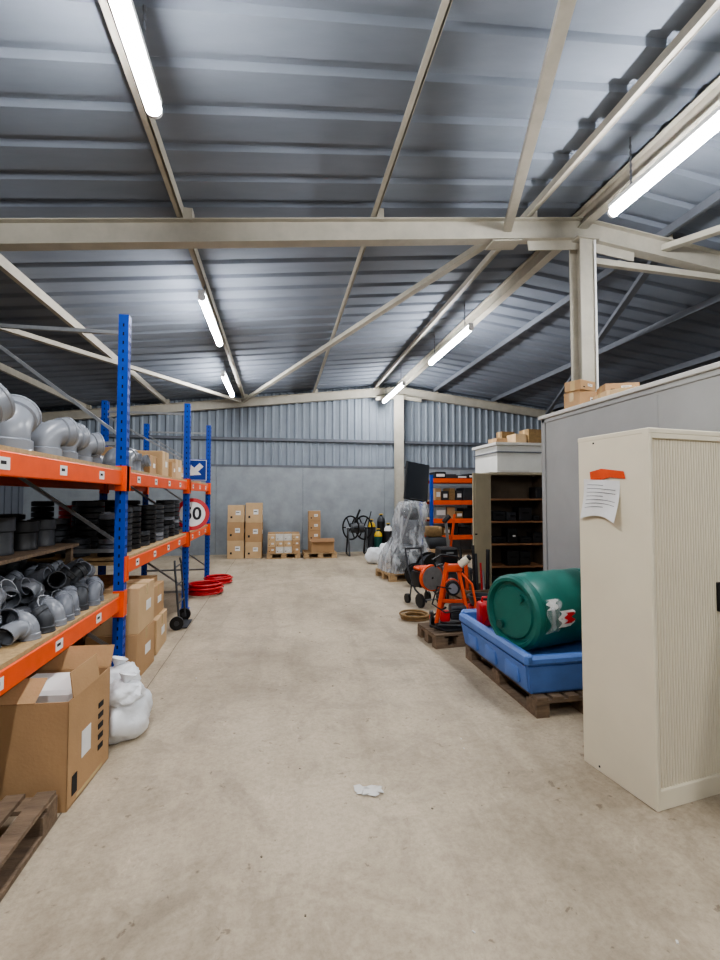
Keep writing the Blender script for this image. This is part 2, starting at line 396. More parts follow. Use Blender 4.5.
# lower shelf: elbows in front, couplings and cartons on a riser behind - one mass of stock
b=B('small_grey_pipe_elbows')
zb=D(.72)
for ix in range(7):
    for iy in range(18):
        x=-1.36-ix*.135+random.uniform(-.015,.015); y=1.62+iy*.135+random.uniform(-.015,.015)
        r=random.uniform(.044,.054)
        lay=1 if ix<1 else (2 if ix<4 else 3)
        for l in range(lay):
            if random.random()<.1: continue
            t=random.choice([0,0,1])
            k=random.choice(['pvcl','pvc','pvcl','pvc','dgrey'])
            if t==0: elbow(b,TR(x,y,zb+l*.13,random.uniform(-60,150) if ix else random.uniform(80,200)),r,k,ang=random.choice([45,60,80]),n=12)
            else: elbow(b,TR(x-.05,y,zb+r*1.2+l*.13,random.uniform(60,190),0,70),r,k,ang=45,n=12)
for (x,y,r,h,k) in ((-1.75,2.95,.12,.3,'black'),(-1.8,3.3,.1,.24,'dgrey'),(-1.8,3.6,.1,.2,'black'),(-1.8,3.88,.09,.2,'dgrey'),(-1.75,2.6,.12,.34,'black')):
    ringpipe(b,TR(x,y,D(.72)+.42),r,h,k,24)
b.box((-1.85,3.2,D(.72)+.405),(.5,1.7,.024),'woodd')
for yy in (2.4,4.0): b.box((-2.06,yy,D(.72)+.2),(.04,.04,.4),'woodd'); b.box((-1.65,yy,D(.72)+.2),(.04,.04,.4),'woodd')
for (x,y,w,d,h,k,z) in ((-2.24,2.3,.28,.5,.26,'card',D(.72)+.42),(-2.24,2.9,.28,.5,.2,'cardl',D(.72)+.42),(-2.24,3.5,.28,.5,.26,'card',D(.72)+.42)):
    cbox(b,TR(x,y,z,random.uniform(-2,2)),w,d,h,k)
for yy in (2.0,3.8): b.box((-2.25,yy,D(.72)+.2),(.26,.03,.4),'woodd')
b.box((-2.25,2.9,D(.72)+.408),(.28,1.9,.02),'woodd')
b.done()
b=B('grey_pipe_couplings')
for i in range(5):
    y=4.35+i*.2
    for x in (-1.48,-1.78,-2.1):
        r=random.choice([.08,.09,.075])
        hh=random.choice([.16,.2,.24])
        if (i+int(x*10))%2: ringpipe(b,TR(x,y,D(1.76)),r,hh,random.choice(['pvc','pvcl','dgrey','white'] if i>2 else ['pvcl','pvc']))
        else: elbow(b,TR(x,y,D(1.76)+.002,random.uniform(0,180)),r*.75,'pvcl',ang=75,n=18)
b.done()
b=B('cardboard_boxes_on_shelf')
for (x,y,w,d,h,k,z) in ((-1.55,5.45,.3,.3,.22,'card',D(1.76)),(-1.5,5.8,.3,.32,.3,'cardl',D(1.76)),(-1.5,6.15,.34,.3,.2,'card',D(1.76)),(-1.5,6.5,.32,.3,.26,'cardl',D(1.76)),(-2,5.6,.5,.6,.3,'card',D(1.76)),(-2,6.3,.5,.6,.34,'card',D(1.76)),
    (-1.6,7.9,.4,.3,.2,'cardl',D(1.76)),(-1.6,8.35,.4,.4,.26,'card',D(1.76))):
    cbox(b,TR(x,y,z,random.uniform(-5,5)),w,d,h,k)
b.done()
b=B('black_rubber_seal_rings')
for iy in range(9):
    for x in (-1.45,-1.72,-2.0,-2.25):
        y=4.3+iy*.28; n=random.randint(3,9); r=random.uniform(.09,.12)
        k=random.choice(['black','black','dgrey','red' if iy==4 else 'black'])
        for j in range(n):
            b.lathe([(r*.8,0),(r,0.004),(r,.045),(r*.8,.05),(r*.8,0)],k if random.random()<.82 else random.choice(['pvcl','dgrey','pvc']),16,TR(x,y,D(1.0)+j*.053))
b.done()
b=B('black_storage_crate')
for (y,w) in ((7.95,.5),(8.5,.4)):
    b.rng((-1.9,y-w/2,D(1.0)),(-1.4,y+w/2,D(1.0)+.03),'black')
    for s in (-1,1): b.rng((-1.9,y+s*w/2-.01,D(1.0)),(-1.4,y+s*w/2+.01,D(1.0)+.3),'black')
    b.rng((-1.42,y-w/2,D(1.0)),(-1.4,y+w/2,D(1.0)+.3),'black'); b.rng((-1.9,y-w/2,D(1.0)),(-1.88,y+w/2,D(1.0)+.3),'black')
    b.rng((-1.39,y-w/2,D(1.0)+.26),(-1.37,y+w/2,D(1.0)+.3),'dgrey'); b.rng((-1.85,y-w/2+.03,D(1.0)+.2),(-1.45,y+w/2-.03,D(1.0)+.26),'card')
b.done()
b=B('cardboard_box_stack_under_rack')
for (x,y,z,w,d,h,k) in ((-1.4,4.5,0,.42,.5,.4,'card'),(-1.4,4.5,.4,.42,.48,.4,'cardl'),(-1.42,5.15,0,.42,.5,.35,'cardl'),(-1.45,5.15,.35,.4,.45,.32,'card'),(-2.0,4.6,0,.5,.6,.7,'card'),(-2.0,5.4,0,.5,.6,.7,'card'),(-1.9,6.2,0,.6,.6,.55,'card'),
   (-2.05,3.5,0,.5,.6,.55,'card')):
    cbox(b,TR(x,y,z,random.uniform(-3,3)),w,d,h,k)
b.done()
# signs
sgn=B('speed_limit_sign'); T=TR(-1.3,7.3,1.08+.255,9,80)
sgn.lathe([(0.001,0),(.25,0),(.25,.004),(.001,.004)],'white',40,T)
sgn.lathe([(.19,.004),(.25,.004),(.25,.007),(.19,.007),(.19,.004)],'red',40,T)
sgn.box((0,.0,-.01),(.04,.4,.012),'galv',Mx=T)
so=sgn.done()
cu=bpy.data.curves.new('digits','FONT'); cu.body='50'; cu.size=.27; cu.align_x='CENTER'; cu.align_y='CENTER'; cu.extrude=.001; cu.offset=.006
t=bpy.data.objects.new('digits',cu); scene.collection.objects.link(t); cu.materials.append(M['ink'])
t.parent=so; t.matrix_parent_inverse=Matrix.Translation(so.location).inverted(); t.matrix_basis=T@Matrix.Translation((0,0,.0055))
b=B('direction_arrow_sign')
Ta=TR(-1.26,7.3,D(1.76)+.17,9,8)
b.box((0,0,0),(.34,.006,.34),'signblue',Mx=Ta,bev=.002); b.box((0,-.004,0),(.32,.002,.32),'white',Mx=Ta); b.box((0,-.0055,0),(.3,.002,.3),'signblue',Mx=Ta)
Tb_=Ta@Matrix.Rotation(R(-45),4,'Y')
b.add([(-.12,-.008,.0),(.01,-.008,.11),(.01,-.008,.04),(.12,-.008,.04),(.12,-.008,-.04),(.01,-.008,-.04),(.01,-.008,-.11)],[[0,1,2,5,6],[2,3,4,5]],'white',Tb_)
b.done()
# open cardboard box
b=B('open_cardboard_box'); Tb=TR(-1.40,2.84,0,-4); w,d,h,t=.74,.48,.55,.006
b.box((0,0,t/2),(w,d,t),'card',Mx=Tb)
for s in (-1,1):
    b.box((0,s*(d/2-t/2),h/2),(w,t,h),'card',Mx=Tb); b.box((s*(w/2-t/2),0,h/2),(t,d,h),'card',Mx=Tb)
b.box((0,0,.44),(w-.02,d-.02,.02),'cardd',Mx=Tb)
b.box((.14,.05,.5),(.36,.3,.1),'white',Mx=Tb,bev=.02)
b.box((-.08,-d/2+.05,h+.045),(w-.16,.004,.14),'card',rot=(R(-52),0,0),Mx=Tb)
b.box((0,d/2+.03,h+.06),(w,.004,.13),'card',rot=(R(-25),0,0),Mx=Tb)
b.box((w/2-.01,-.05,h+.065),(t,d*.6,.135),'card',rot=(0,R(-8),0),Mx=Tb)
b.box((-w/2+.03,0,h+.06),(.14,d*.95,t),'card',rot=(0,R(-65),0),Mx=Tb)
b.box((w/2+.002,-.05,.26),(.002,.1,.14),'white',Mx=Tb)
for z in (.14,.2,.26,.32,.38): b.box((w/2+.003,.12,z),(.002,.06,.03),'ink',Mx=Tb)
b.box((w/2+.003,-.17,.1),(.002,.05,.1),'ink',Mx=Tb)
b.box((w/2+.002,0,.02),(.002,.3,.02),'tape',Mx=Tb)
b.done()
def blob(b,c,sx,sy,sz,k,seed=0,amp=.12,fr=5,flat=True,sub=4):
    bm_=bmesh.new(); bmesh.ops.create_icosphere(bm_,subdivisions=sub,radius=1)
    for v in bm_.verts:
        p=v.co.copy(); nn=noise.noise(p*1.6+Vector((seed,0,0)))+.45*noise.noise(p*fr+Vector((0,seed,0)))
        q=p*(1+amp*nn)
        if flat and q.z<-.75: q.z=-.75
        v.co=Vector((q.x*sx,q.y*sy,(q.z+.75)*sz))+Vector(c)
    b.bm(bm_,k)
b=B('white_plastic_bags')
blob(b,(-1.02,3.34,0),.16,.2,.18,'bag',1,.22,6); blob(b,(-1.1,3.46,.24),.15,.16,.1,'bag',3,.28,6); blob(b,(-1.0,3.28,.24),.12,.12,.08,'bag',9,.28,6)
for (x,y,z) in ((-1.0,3.28,.34),(-1.12,3.48,.38)):
    b.lathe([(.05,-.03),(.018,.01),(.02,.03),(.06,.08),(.05,.085),(.012,.03)],'bag',11,TR(x,y,z,0,-12,14))
b.done(ang=60)
b=B('wooden_pallet'); pallet(b,TR(-1.53,1.93,0,90),1.2,.92,'woodd'); b.done()
def coil(name,c,r0,k,rr=.015,turns=6,lay=.03,wob=.02):
    b=B(name); pts=[]; N=turns*28
    for i in range(N):
        a=2*math.pi*i/28; t=i/28
        r=r0+wob*math.sin(t*2.1)+.02*(t%2); pts.append((c[0]+r*math.cos(a),c[1]+r*math.sin(a),c[2]+rr+t*lay*.8))
    b.path(pts,rr,k,n=8); return b.done(ang=80)
coil('red_hose_coil',(-1.18,7.85,0),.24,'red',.02,6,.033)
coil('red_hose_coil',(-1.08,8.75,0),.2,'red',.018,5,.03)
b=B('hand_trolley')
x,y=-1.17,6.0
for s in (-.18,.18):
    b.path([(x,y+s,.06),(x-.02,y+s,.3),(x-.06,y+s,.75),(x-.07,y+s*.8,.82)],.013,'dgrey')
    b.cyl((x-.02,y+s*1.2-.02,.08),(x-.02,y+s*1.2+.02,.08),.08,'black',n=24); b.cyl((x-.02,y+s*1.2-.025,.08),(x-.02,y+s*1.2+.025,.08),.03,'dgrey')
for z in (.3,.52,.74): b.cyl((x-.02-.04*(z-.3)/.45,y-.18,z),(x-.02-.04*(z-.3)/.45,y+.18,z),.01,'dgrey')
b.box((x+.04,y,.015),(.1,.36,.012),'dgrey'); b.done()
# ------------------------------------------------------------------ far boxes
b=B('stacked_cardboard_boxes')
for cx in (-1.08,-.62):
    z=.0
    for j in range(3):
        h=(.47,.47,.44)[j] if cx<-1 else (.42,.5,.52)[j]
        cbox(b,TR(cx,12.35,z,random.uniform(-3,3)),.42,.45,h,'card' if j%2 else 'cardl'); z+=h+.001
b.done()
b=B('loaded_pallet_of_boxes'); pallet(b,TR(.15,12.3,0),.86,.8)
for i in range(4):
    for j in range(3): cbox(b,TR(-.16+i*.21,12.1,.142+j*.16),.2,.3,.155,random.choice(['cardl','card','cabtrim']))
    cbox(b,TR(-.16+i*.21,12.45,.142),.2,.3,.5,'card')
b.done()
b=B('loaded_pallet_of_boxes'); pallet(b,TR(1.1,12.2,0),.86,.8)
cbox(b,TR(1.15,12.05,.142,4),.6,.4,.3,'card',label=False)
b.box((1.15,11.8,.47),(.62,.006,.14),'cardd',rot=(R(-50),0,0))
for j in range(4): cbox(b,TR(.98,12.45,.142+j*.27),.32,.3,.265,'card')
b.done()
b=B('cable_reel_stand'); x,y=2.15,12.3
for s in (-.25,.25):
    b.bar((x+s,y-.3,.02),(x+s,y,.75),.04,.04,'black'); b.bar((x+s,y+.3,.02),(x+s,y,.75),.04,.04,'black'); b.bar((x+s,y-.3,.03),(x+s,y+.3,.03),.04,.04,'black')
b.cyl((x-.3,y,.75),(x+.3,y,.75),.02,'galv')
for s in (-.18,.18):
    b.lathe([(.3,0),(.34,0),(.34,.02),(.3,.02),(.3,0)],'black',28,TR(x+s,y,.75,35,0,90))
    for a in range(6):
        aa=a*math.pi/3; b.bar((x+s,y,.75),(x+s+.32*math.cos(aa)*-.57,y+.32*math.cos(aa)*.82,.75+.32*math.sin(aa)),.02,.03,'black')
b.cyl((x-.18,y,.75),(x+.18,y,.75),.14,'dgrey',n=24)
b.path([(x+.3,y,.75),(x+.34,y,.95),(x+.4,y,1.2)],.015,'black'); b.bar((x-.1,y+.1,.75),(x+.1,y+.1,1.25),.05,.05,'black')
b.done()
b=B('gas_cylinders')
for (x,y,h,k,k2) in ((2.62,12.6,.95,'dgrey','yellow'),(2.9,12.6,1.1,'black','dgrey'),(2.76,12.35,.7,'greend','yellow'),(3.05,12.35,.85,'black','white')):
    b.lathe([(.001,0),(.11,0),(.115,.02),(.115,h-.2),(.1,h-.12),(.05,h-.06),(.035,h-.05),(.035,h)],k,18,TR(x,y,0))
    b.lathe([(.112,h-.2),(.117,h-.2),(.102,h-.12),(.052,h-.058)],k2,18,TR(x,y,0)); b.cyl((x-.05,y,h),(x+.05,y,h),.02,'yellow')
b.done()
b=B('white_plastic_bags'); blob(b,(2.3,10.7,.0),.22,.22,.22,'bag',5,.2); blob(b,(2.6,10.85,0),.2,.18,.26,'bag',8,.2); b.done(ang=60)
b=B('storage_shelving')
for x in (4.1,6.0,8.0):
    for y in (11.7,12.6):
        b.rng((x-.04,y-.035,0),(x+.04,y+.035,2.2),'blue')
    b.bar((x,11.7,.3),(x,12.6,1.1),.025,.025,'galv'); b.bar((x,11.7,1.9),(x,12.6,1.1),.025,.025,'galv')
for z in (.5,.95,1.45,2.05):
    for y in (11.68,12.62): b.rng((4.14,y-.025,z-.06),(5.96,y+.025,z+.06),'orange'); b.rng((6.04,y-.025,z-.06),(7.96,y+.025,z+.06),'orange')
    b.rng((4.14,11.71,z+.02),(7.96,12.59,z+.055),'board')
for z in (.555,1.005,1.505,2.105):
    x=4.25
    while x<7.7:
        w=random.uniform(.15,.34); h=random.uniform(.16,.36) if z<2 else random.uniform(.1,.2); k=random.choice(['black','dgrey','card','brown','dgrey','brown','dgrey','galv'])
        b.rng((x,11.8,z),(x+w,12.3,z+h),k,bev=.01); b.rng((x+.03,11.795,z+h*.3),(x+w-.03,11.8,z+h*.7),'white' if random.random()<.3 else k); x+=w+.03
b.done()
# ------------------------------------------------------------------ wrapped load + screen
b=B('plastic_wrapped_pallet_load'); pallet(b,TR(2.5,8.75,0,8),.95,.8)
T=TR(2.5,8.75,.142,8)
b.box((.08,.05,.25),(.55,.5,.5),'dgrey',Mx=T,bev=.03); b.box((.08,.05,.75),(.42,.4,.5),'steeldk',Mx=T,rot=(0,.2,0),bev=.03)
b.box((.12,.05,1.12),(.3,.3,.24),'dgrey',Mx=T,bev=.03)
for p0,p1 in (((-.42,-.28,.01),(.08,-.15,1.25)),((.42,-.28,.01),(.22,-.15,1.25)),((-.42,.28,.01),(.08,.15,1.25)),((-.3,-.25,.35),(.38,-.25,.35))): b.bar(T@Vector(p0),T@Vector(p1),.035,.035,'galv')
bm_=bmesh.new(); bmesh.ops.create_cube(bm_,size=1); bmesh.ops.subdivide_edges(bm_,edges=bm_.edges[:],cuts=18,use_grid_fill=True)
for v in bm_.verts:
    p=v.co.copy(); tt=p.z+.5; w=.92-.52*tt+.10*math.sin(tt*9)
    rr=Vector((p.x,p.y)); m_=max(abs(p.x),abs(p.y)); L_=rr.length
    if L_>0: rr=rr*(1-.25*(L_/m_-1)) if m_>0 else rr
    q=Vector((rr.x*w+.15*tt,rr.y*w,tt*1.36)); a=math.atan2(p.y,p.x)
    fold=.018*math.sin(a*13+tt*5+2*noise.noise(p*3))
    q.x+=math.cos(a)*fold; q.y+=math.sin(a)*fold
    v.co=q+noise.noise_vector(p*4)*.035
    if v.co.z<0.01: v.co.z=.01
b.bm(bm_,'film',T); b.done(ang=70)
b=B('black_display_panel')
T=TR(2.76,8.85,1.54,12,-6,8)
b.box((0,0,.38),(.54,.05,.78),'black',Mx=T,bev=.008); b.box((0,-.027,.38),(.5,.004,.74),'screen',Mx=T)
b.box((0,.04,.3),(.2,.04,.3),'dgrey',Mx=T); b.box((0,.0,.005),(.3,.2,.012),'dgrey',Mx=T); b.done()
b=B('black_cable_drum')
def drum(x,y,r,w,a):
    T=TR(x,y,r,a,90,0)
    b.lathe([(.04,-w/2),(r,-w/2),(r,-w/2+.02),(.6*r,-w/2+.02),(.6*r,w/2-.02),(r,w/2-.02),(r,w/2),(.04,w/2),(.04,-w/2)],'black',30,T)
    b.lathe([(.6*r,-w/2+.02),(.85*r,-w/2+.025),(.85*r,w/2-.025),(.6*r,w/2-.02)],'dgrey',30,T)
    b.lathe([(.02,-w/2-.01),(.1,-w/2-.01),(.1,-w/2)],'galv',16,T)
drum(2.78,7.95,.29,.22,15); drum(2.45,7.85,.2,.2,-10)
b.done()
coil('rope_coil',(1.78,5.75,0),.15,'brown',.014,4,.02)
b=B('wrapped_machine_parts')
Q=Matrix.Translation((.27,.05,0))
def sh(p): return (p[0]+.27,p[1]+.05,p[2])
blob(b,sh((3.1,8.6,0)),.24,.24,.34,'dgrey',12,.2); blob(b,sh((3.15,8.3,.0)),.18,.18,.2,'brown',15,.25)
b.cyl(sh((3.1,8.55,.5)),sh((3.02,8.5,1.15)),.03,'galv'); b.cyl(sh((3.15,8.6,.5)),sh((3.25,8.6,1.25)),.025,'mach'); b.cyl(sh((2.98,8.5,1.1)),sh((3.1,8.5,1.22)),.05,'black')
b.box((3.3,9.3,.25),(.5,.4,.5),'card',bev=.01); b.box((3.35,9.3,.62),(.4,.35,.24),'dgrey',bev=.03); b.box((3.3,9.3,.86),(.3,.3,.22),'brown',bev=.02); b.done(ang=60)
b=B('tool_cases')
for (x,y,z,w,d,h,k) in ((2.78,6.75,0,.46,.35,.3,'black'),(2.78,6.75,.3,.4,.3,.2,'dgrey'),(2.85,7.25,0,.4,.33,.5,'dgrey'),(2.8,7.25,.5,.3,.3,.25,'black')):
    b.box((x,y,z+h/2),(w,d,h),k,bev=.02); b.box((x,y-d/2-.01,z+h*.7),(w*.4,.02,.03),'galv'); b.box((x,y,z+h*.62),(w+.004,d+.004,.008),'ink')
b.done()
b=B('wooden_crate_of_tools')
for z in (.06,.2,.34):
    for s in (-1,1): b.box((2.6,5.75+s*.22,z),(.5,.02,.1),'woodd'); b.box((2.6+s*.25,5.75,z),(.02,.44,.1),'woodd')
b.box((2.6,5.75,.02),(.5,.44,.02),'woodd')
for sx in (-1,1):
    for sy in (-1,1): b.box((2.6+sx*.22,5.75+sy*.19,.2),(.04,.04,.4),'woodd')
for i in range(9): b.cyl((2.42+i*.045,5.65+.03*(i%3),.08),(2.4+i*.055,5.8+.05*(i%2),.58+.06*(i*5%7)),.014+.006*(i%3),['galv','black','mach','woodd','black','dgrey','red','galv','black'][i])
b.done()
b=B('wheeled_cutting_saw')
T=TR(2.18,6.45,0,15)
b.lathe([(.02,-.01),(.17,-.01),(.17,.01),(.02,.01),(.02,-.01)],'galv',30,T@TR(0,-.15,.42,0,90))
b.lathe([(.1,-.03),(.19,-.03),(.19,.03),(.1,.03)],'mach',30,T@TR(0,-.12,.42,0,90))
b.box((0,.1,.38),(.3,.26,.24),'black',Mx=T,bev=.04,seg=2); b.box((0,.1,.53),(.24,.2,.06),'mach',Mx=T,bev=.02)
for s in (-.14,.14):
    b.path([(s,-.2,.1),(s,.1,.22),(s,.3,.5),(s,.38,.8)],.016,'dgrey',Mx=T); b.cyl((s*1.3-.02,-.1,.1),(s*1.3+.02,-.1,.1),.1,'black',Mx=T,n=22); b.cyl((s*1.3-.02,.25,.07),(s*1.3+.02,.25,.07),.07,'black',Mx=T,n=22)
    b.cyl((s,.25,.07),(s,.2,.3),.012,'dgrey',Mx=T)
b.cyl((-.14,.38,.8),(.14,.38,.8),.016,'dgrey',Mx=T); b.cyl((-.2,-.1,.1),(.2,-.1,.1),.012,'galv',Mx=T); b.done()
# ------------------------------------------------------------------ orange machine
b=B('orange_drilling_machine'); x,y=1.93,4.85
pallet(b,TR(x,y,0,5),.62,.5,'woodd')
T=TR(x,y,.142,-12)@Matrix.Diagonal((.92,.92,.97,1))
b.box((0,0,.04),(.42,.34,.06),'black',Mx=T,bev=.01)
b.bar(T@Vector((-.2,-.08,.06)),T@Vector((-.06,-.02,.74)),.034,.034,'mach'); b.bar(T@Vector((.2,-.06,.06)),T@Vector((.08,.0,.68)),.034,.034,'mach')
b.bar(T@Vector((-.12,.14,.06)),T@Vector((-.04,.02,.7)),.03,.03,'mach')
b.box((0.02,0,.68),(.22,.09,.09),'mach',Mx=T,bev=.02,seg=2); b.box((0,-.02,.3),(.28,.04,.04),'mach',Mx=T,bev=.006)
b.cyl((.0,-.1,.46),(.02,.14,.46),.085,'black',Mx=T,n=24); b.cyl((-.0,-.13,.46),(-.0,-.1,.46),.055,'galv',Mx=T,n=24); b.lathe([(.085,-.02),(.096,-.02),(.096,.02),(.085,.02)],'mach',24,T@TR(.01,0,.46,0,90))
b.box((.06,-.06,.19),(.2,.18,.16),'dgrey',Mx=T,bev=.03,seg=2); b.box((-.1,-.1,.15),(.12,.1,.12),'red',Mx=T,bev=.02,seg=2)
for q in range(5): b.box((.06,-.152,.14+q*.025),(.14,.01,.008),'black',Mx=T)
b.path([(-.1,0,.72),(-.2,-.04,.7),(-.24,-.06,.78),(-.14,-.1,.84),(.05,-.08,.82),(.14,0,.74)],.013,'black',Mx=T)
b.cyl((.1,-.04,.72),(.19,-.08,.8),.045,'cream',Mx=T); b.cyl((.19,-.08,.8),(.21,-.09,.82),.035,'black',Mx=T)
b.path([(.12,0,.62),(.24,-.05,.5),(.27,-.1,.3),(.23,-.12,.1)],.015,'mach',Mx=T)
b.path([(-.05,.1,.2),(-.25,.05,.1),(-.28,-.15,.05),(-.1,-.24,.02),(.1,-.22,.03)],.012,'black',Mx=T)
b.path([(-.02,-.12,.46),(-.2,-.2,.5),(-.26,-.18,.3),(-.1,-.16,.2),(.04,-.15,.22)],.01,'black',Mx=T)
for s in (-.23,.23): b.cyl((s-.02,.12,.08),(s+.02,.12,.08),.08,'black',Mx=T,n=20); b.cyl((s-.024,.12,.08),(s+.024,.12,.08),.03,'mach',Mx=T,n=14)
b.done()
b=B('stacked_buckets')
b.lathe([(.001,0),(.12,0),(.15,.26),(.16,.26),(.16,.28),(.14,.28),(.11,.02),(.001,.02)],'red',24,TR(2.45,5.2,0))
b.lathe([(.12,.28),(.155,.38),(.165,.38),(.165,.4),(.14,.4),(.11,.28)],'dgrey',24,TR(2.45,5.2,0)); b.done()
# ------------------------------------------------------------------ bund & drum
b=B('wooden_pallet'); pallet(b,TR(2.27,3.66,0,90),1.26,.84,'woodd'); b.done()
b=B('blue_spill_pallet')
x0,x1,y0,y1,z0,z1=1.78,2.70,3.05,4.30,.142,.46
def frus(b,xa,xb,ya,yb,za,xc,xd,yc,yd,zc,k):
    V=[(xa,ya,za),(xb,ya,za),(xb,yb,za),(xa,yb,za),(xc,yc,zc),(xd,yc,zc),(xd,yd,zc),(xc,yd,zc)]
    bm2=bmesh.new(); vs=[bm2.verts.new(v) for v in V]
    for f in ([0,3,2,1],[4,5,6,7],[0,1,5,4],[1,2,6,5],[2,3,7,6],[3,0,4,7]): bm2.faces.new([vs[i] for i in f])
    bmesh.ops.bevel(bm2,geom=bm2.edges[:],offset=.018,segments=3,affect='EDGES'); b.bm(bm2,k)
frus(b,x0+.05,x1-.02,y0+.04,y1-.04,z0,x0+.012,x1,y0+.012,y1-.012,z1-.09,'bund')
for i in range(3):
    yy=y0+.25+i*.36; b.box((x0+.03,yy,.25),(.03,.2,.12),'bund',bev=.012,seg=2)
b.rng((x0,y0,z1-.1),(x0+.07,y1,z1-.01),'bund',bev=.02); b.rng((x1-.07,y0,z1-.1),(x1,y1,z1),'bund',bev=.02)
b.rng((x0+.02,y0,z1-.1),(x1-.02,y0+.07,z1-.03),'bund',bev=.02); b.rng((x0+.02,y1-.07,z1-.1),(x1-.02,y1,z1+.02),'bund',bev=.02)
b.done()
b=B('red_fuel_can'); T=TR(1.975,4.05,.372,-8)
b.box((0,0,.12),(.19,.14,.22),'red',Mx=T,bev=.028,seg=3); b.path([(-.06,0,.22),(-.05,0,.27),(.05,0,.27),(.06,0,.22)],.012,'red',Mx=T); b.cyl((.07,0,.22),(.1,0,.26),.018,'white',Mx=T)
for s in (-1,1): b.bar(T@Vector((-.07,-.071,.12-.08*s)),T@Vector((.07,-.071,.12+.08*s)),.012,.015,'red')
b.done()
b=B('green_plastic_drum'); L=.84; r=.30
T=TR(1.84,3.38,.372+r,15,0,90)
pr=[(.001,.02),(.2,.02),(.21,.035),(.235,.035),(.25,.0),(.275,.0),(r-.004,.02),(r,.05),(r,.07),(r-.012,.085),(r-.004,.11),(r,.2),(r+.004,.27),(r,.285),(r,.52),(r+.004,.54),(r,.57),(r,.7),(r-.004,L-.11),(r-.012,L-.085),(r,L-.07),(r,L-.03),(r-.01,L),(.25,L),(.235,L-.03),(.001,L-.03)]
b.lathe(pr,'green',48,T)
b.cyl((.12,.12,-.005),(.12,.12,.02),.035,'greend',Mx=T); b.cyl((-.13,-.1,-.005),(-.13,-.1,.02),.03,'green',Mx=T)
b.done(ang=30)
b=B('taped_plastic_label')
def patch(b,a0,a1,u0,u1,rr,k,amp=.006,n=12):
    V=[];F=[]
    for i in range(n+1):
        for j in range(n+1):
            a=a0+(a1-a0)*i/n; u=u0+(u1-u0)*j/n+.02*math.sin(i*.9)
            q=rr+amp*(1+noise.noise(Vector((a*6,u*18,1))))
            V.append((q*math.cos(a),q*math.sin(a),u))
    for i in range(n):
        for j in range(n): F.append([i*(n+1)+j,i*(n+1)+j+1,(i+1)*(n+1)+j+1,(i+1)*(n+1)+j])
    b.add(V,F,k,T)
best=min([(-( (T.to_3x3()@Vector((math.cos(a),math.sin(a),0))).dot(Vector((0,-1,.1)))),a) for a in [i*math.pi/36 for i in range(72)]])[1]
patch(b,best-.4,best+.4,.08,.22,r+.004,'film',.012); patch(b,best-.1,best+.3,.20,.34,r+.006,'white',.01); patch(b,best-.05,best+.2,.25,.33,r+.024,'red',.003)
patch(b,best-.4,best-.15,.1,.2,r+.004,'white',.01)
b.done(ang=60)
# ------------------------------------------------------------------ grey cabin
b=B('grey_site_cabin'); cx0,cx1,cy0,cy1,ch=2.78,6.4,-1.6,4.36,2.46
b.rng((cx0,cy0,0),(cx1,cy1,ch-.04),'cabin')
b.rng((cx0-.035,cy0-.03,ch-.035),(cx1+.03,cy1+.035,ch),'cabtrim',bev=.004)
b.rng((cx0-.012,cy0,ch-.075),(cx0,cy1,ch-.035),'cabin')
for yy in (-.4,2.9): b.rng((cx0-.004,yy-.02,0.05),(cx0,yy+.02,ch-.1),'cabin')
b.rng((cx0-.012,cy1-.05,0),(cx0+.02,cy1+.012,ch-.04),'cabin'); b.rng((cx0-.01,cy0,0),(cx0,cy1,.1),'steeldk')
b.done()
b=B('boxes_on_cabin_roof')
Tq=TR(3.05,4.08,ch,12); cbox(b,Tq,.3,.2,.2,'card'); cbox(b,TR(3.38,4.1,ch,-4),.2,.25,.25,'cardl')
cbox(b,TR(3.2,3.72,ch,-14),.42,.28,.12,'cardl'); cbox(b,TR(3.18,3.75,ch+.121,-20),.3,.22,.08,'card')
cbox(b,TR(3.0,4.05,ch+.2,20),.24,.18,.1,'card'); cbox(b,TR(3.0,3.45,ch,30),.14,.2,.09,'cardl')
b.done()
b=B('white_site_cabin')
b.rng((4.05,7.85,0),(6.8,8.8,2.58),'cabwhite'); b.rng((4.0,7.8,2.58),(6.85,8.85,2.63),'cabtrim')
b.rng((4.1,7.84,.1),(4.7,7.85,2.1),'cabtrim'); b.rng((4.02,7.82,2.44),(6.83,8.83,2.46),'steeldk'); b.done()
b=B('boxes_on_white_cabin')
for (x,y,w,d,h,k) in ((4.3,8.3,.25,.3,.12,'card'),(4.65,8.2,.25,.3,.2,'cardl'),(4.95,8.2,.3,.3,.3,'brown'),(4.6,8.55,.3,.2,.3,'brown')): cbox(b,TR(x,y,2.632,5),w,d,h,k,label=False)
b.done()
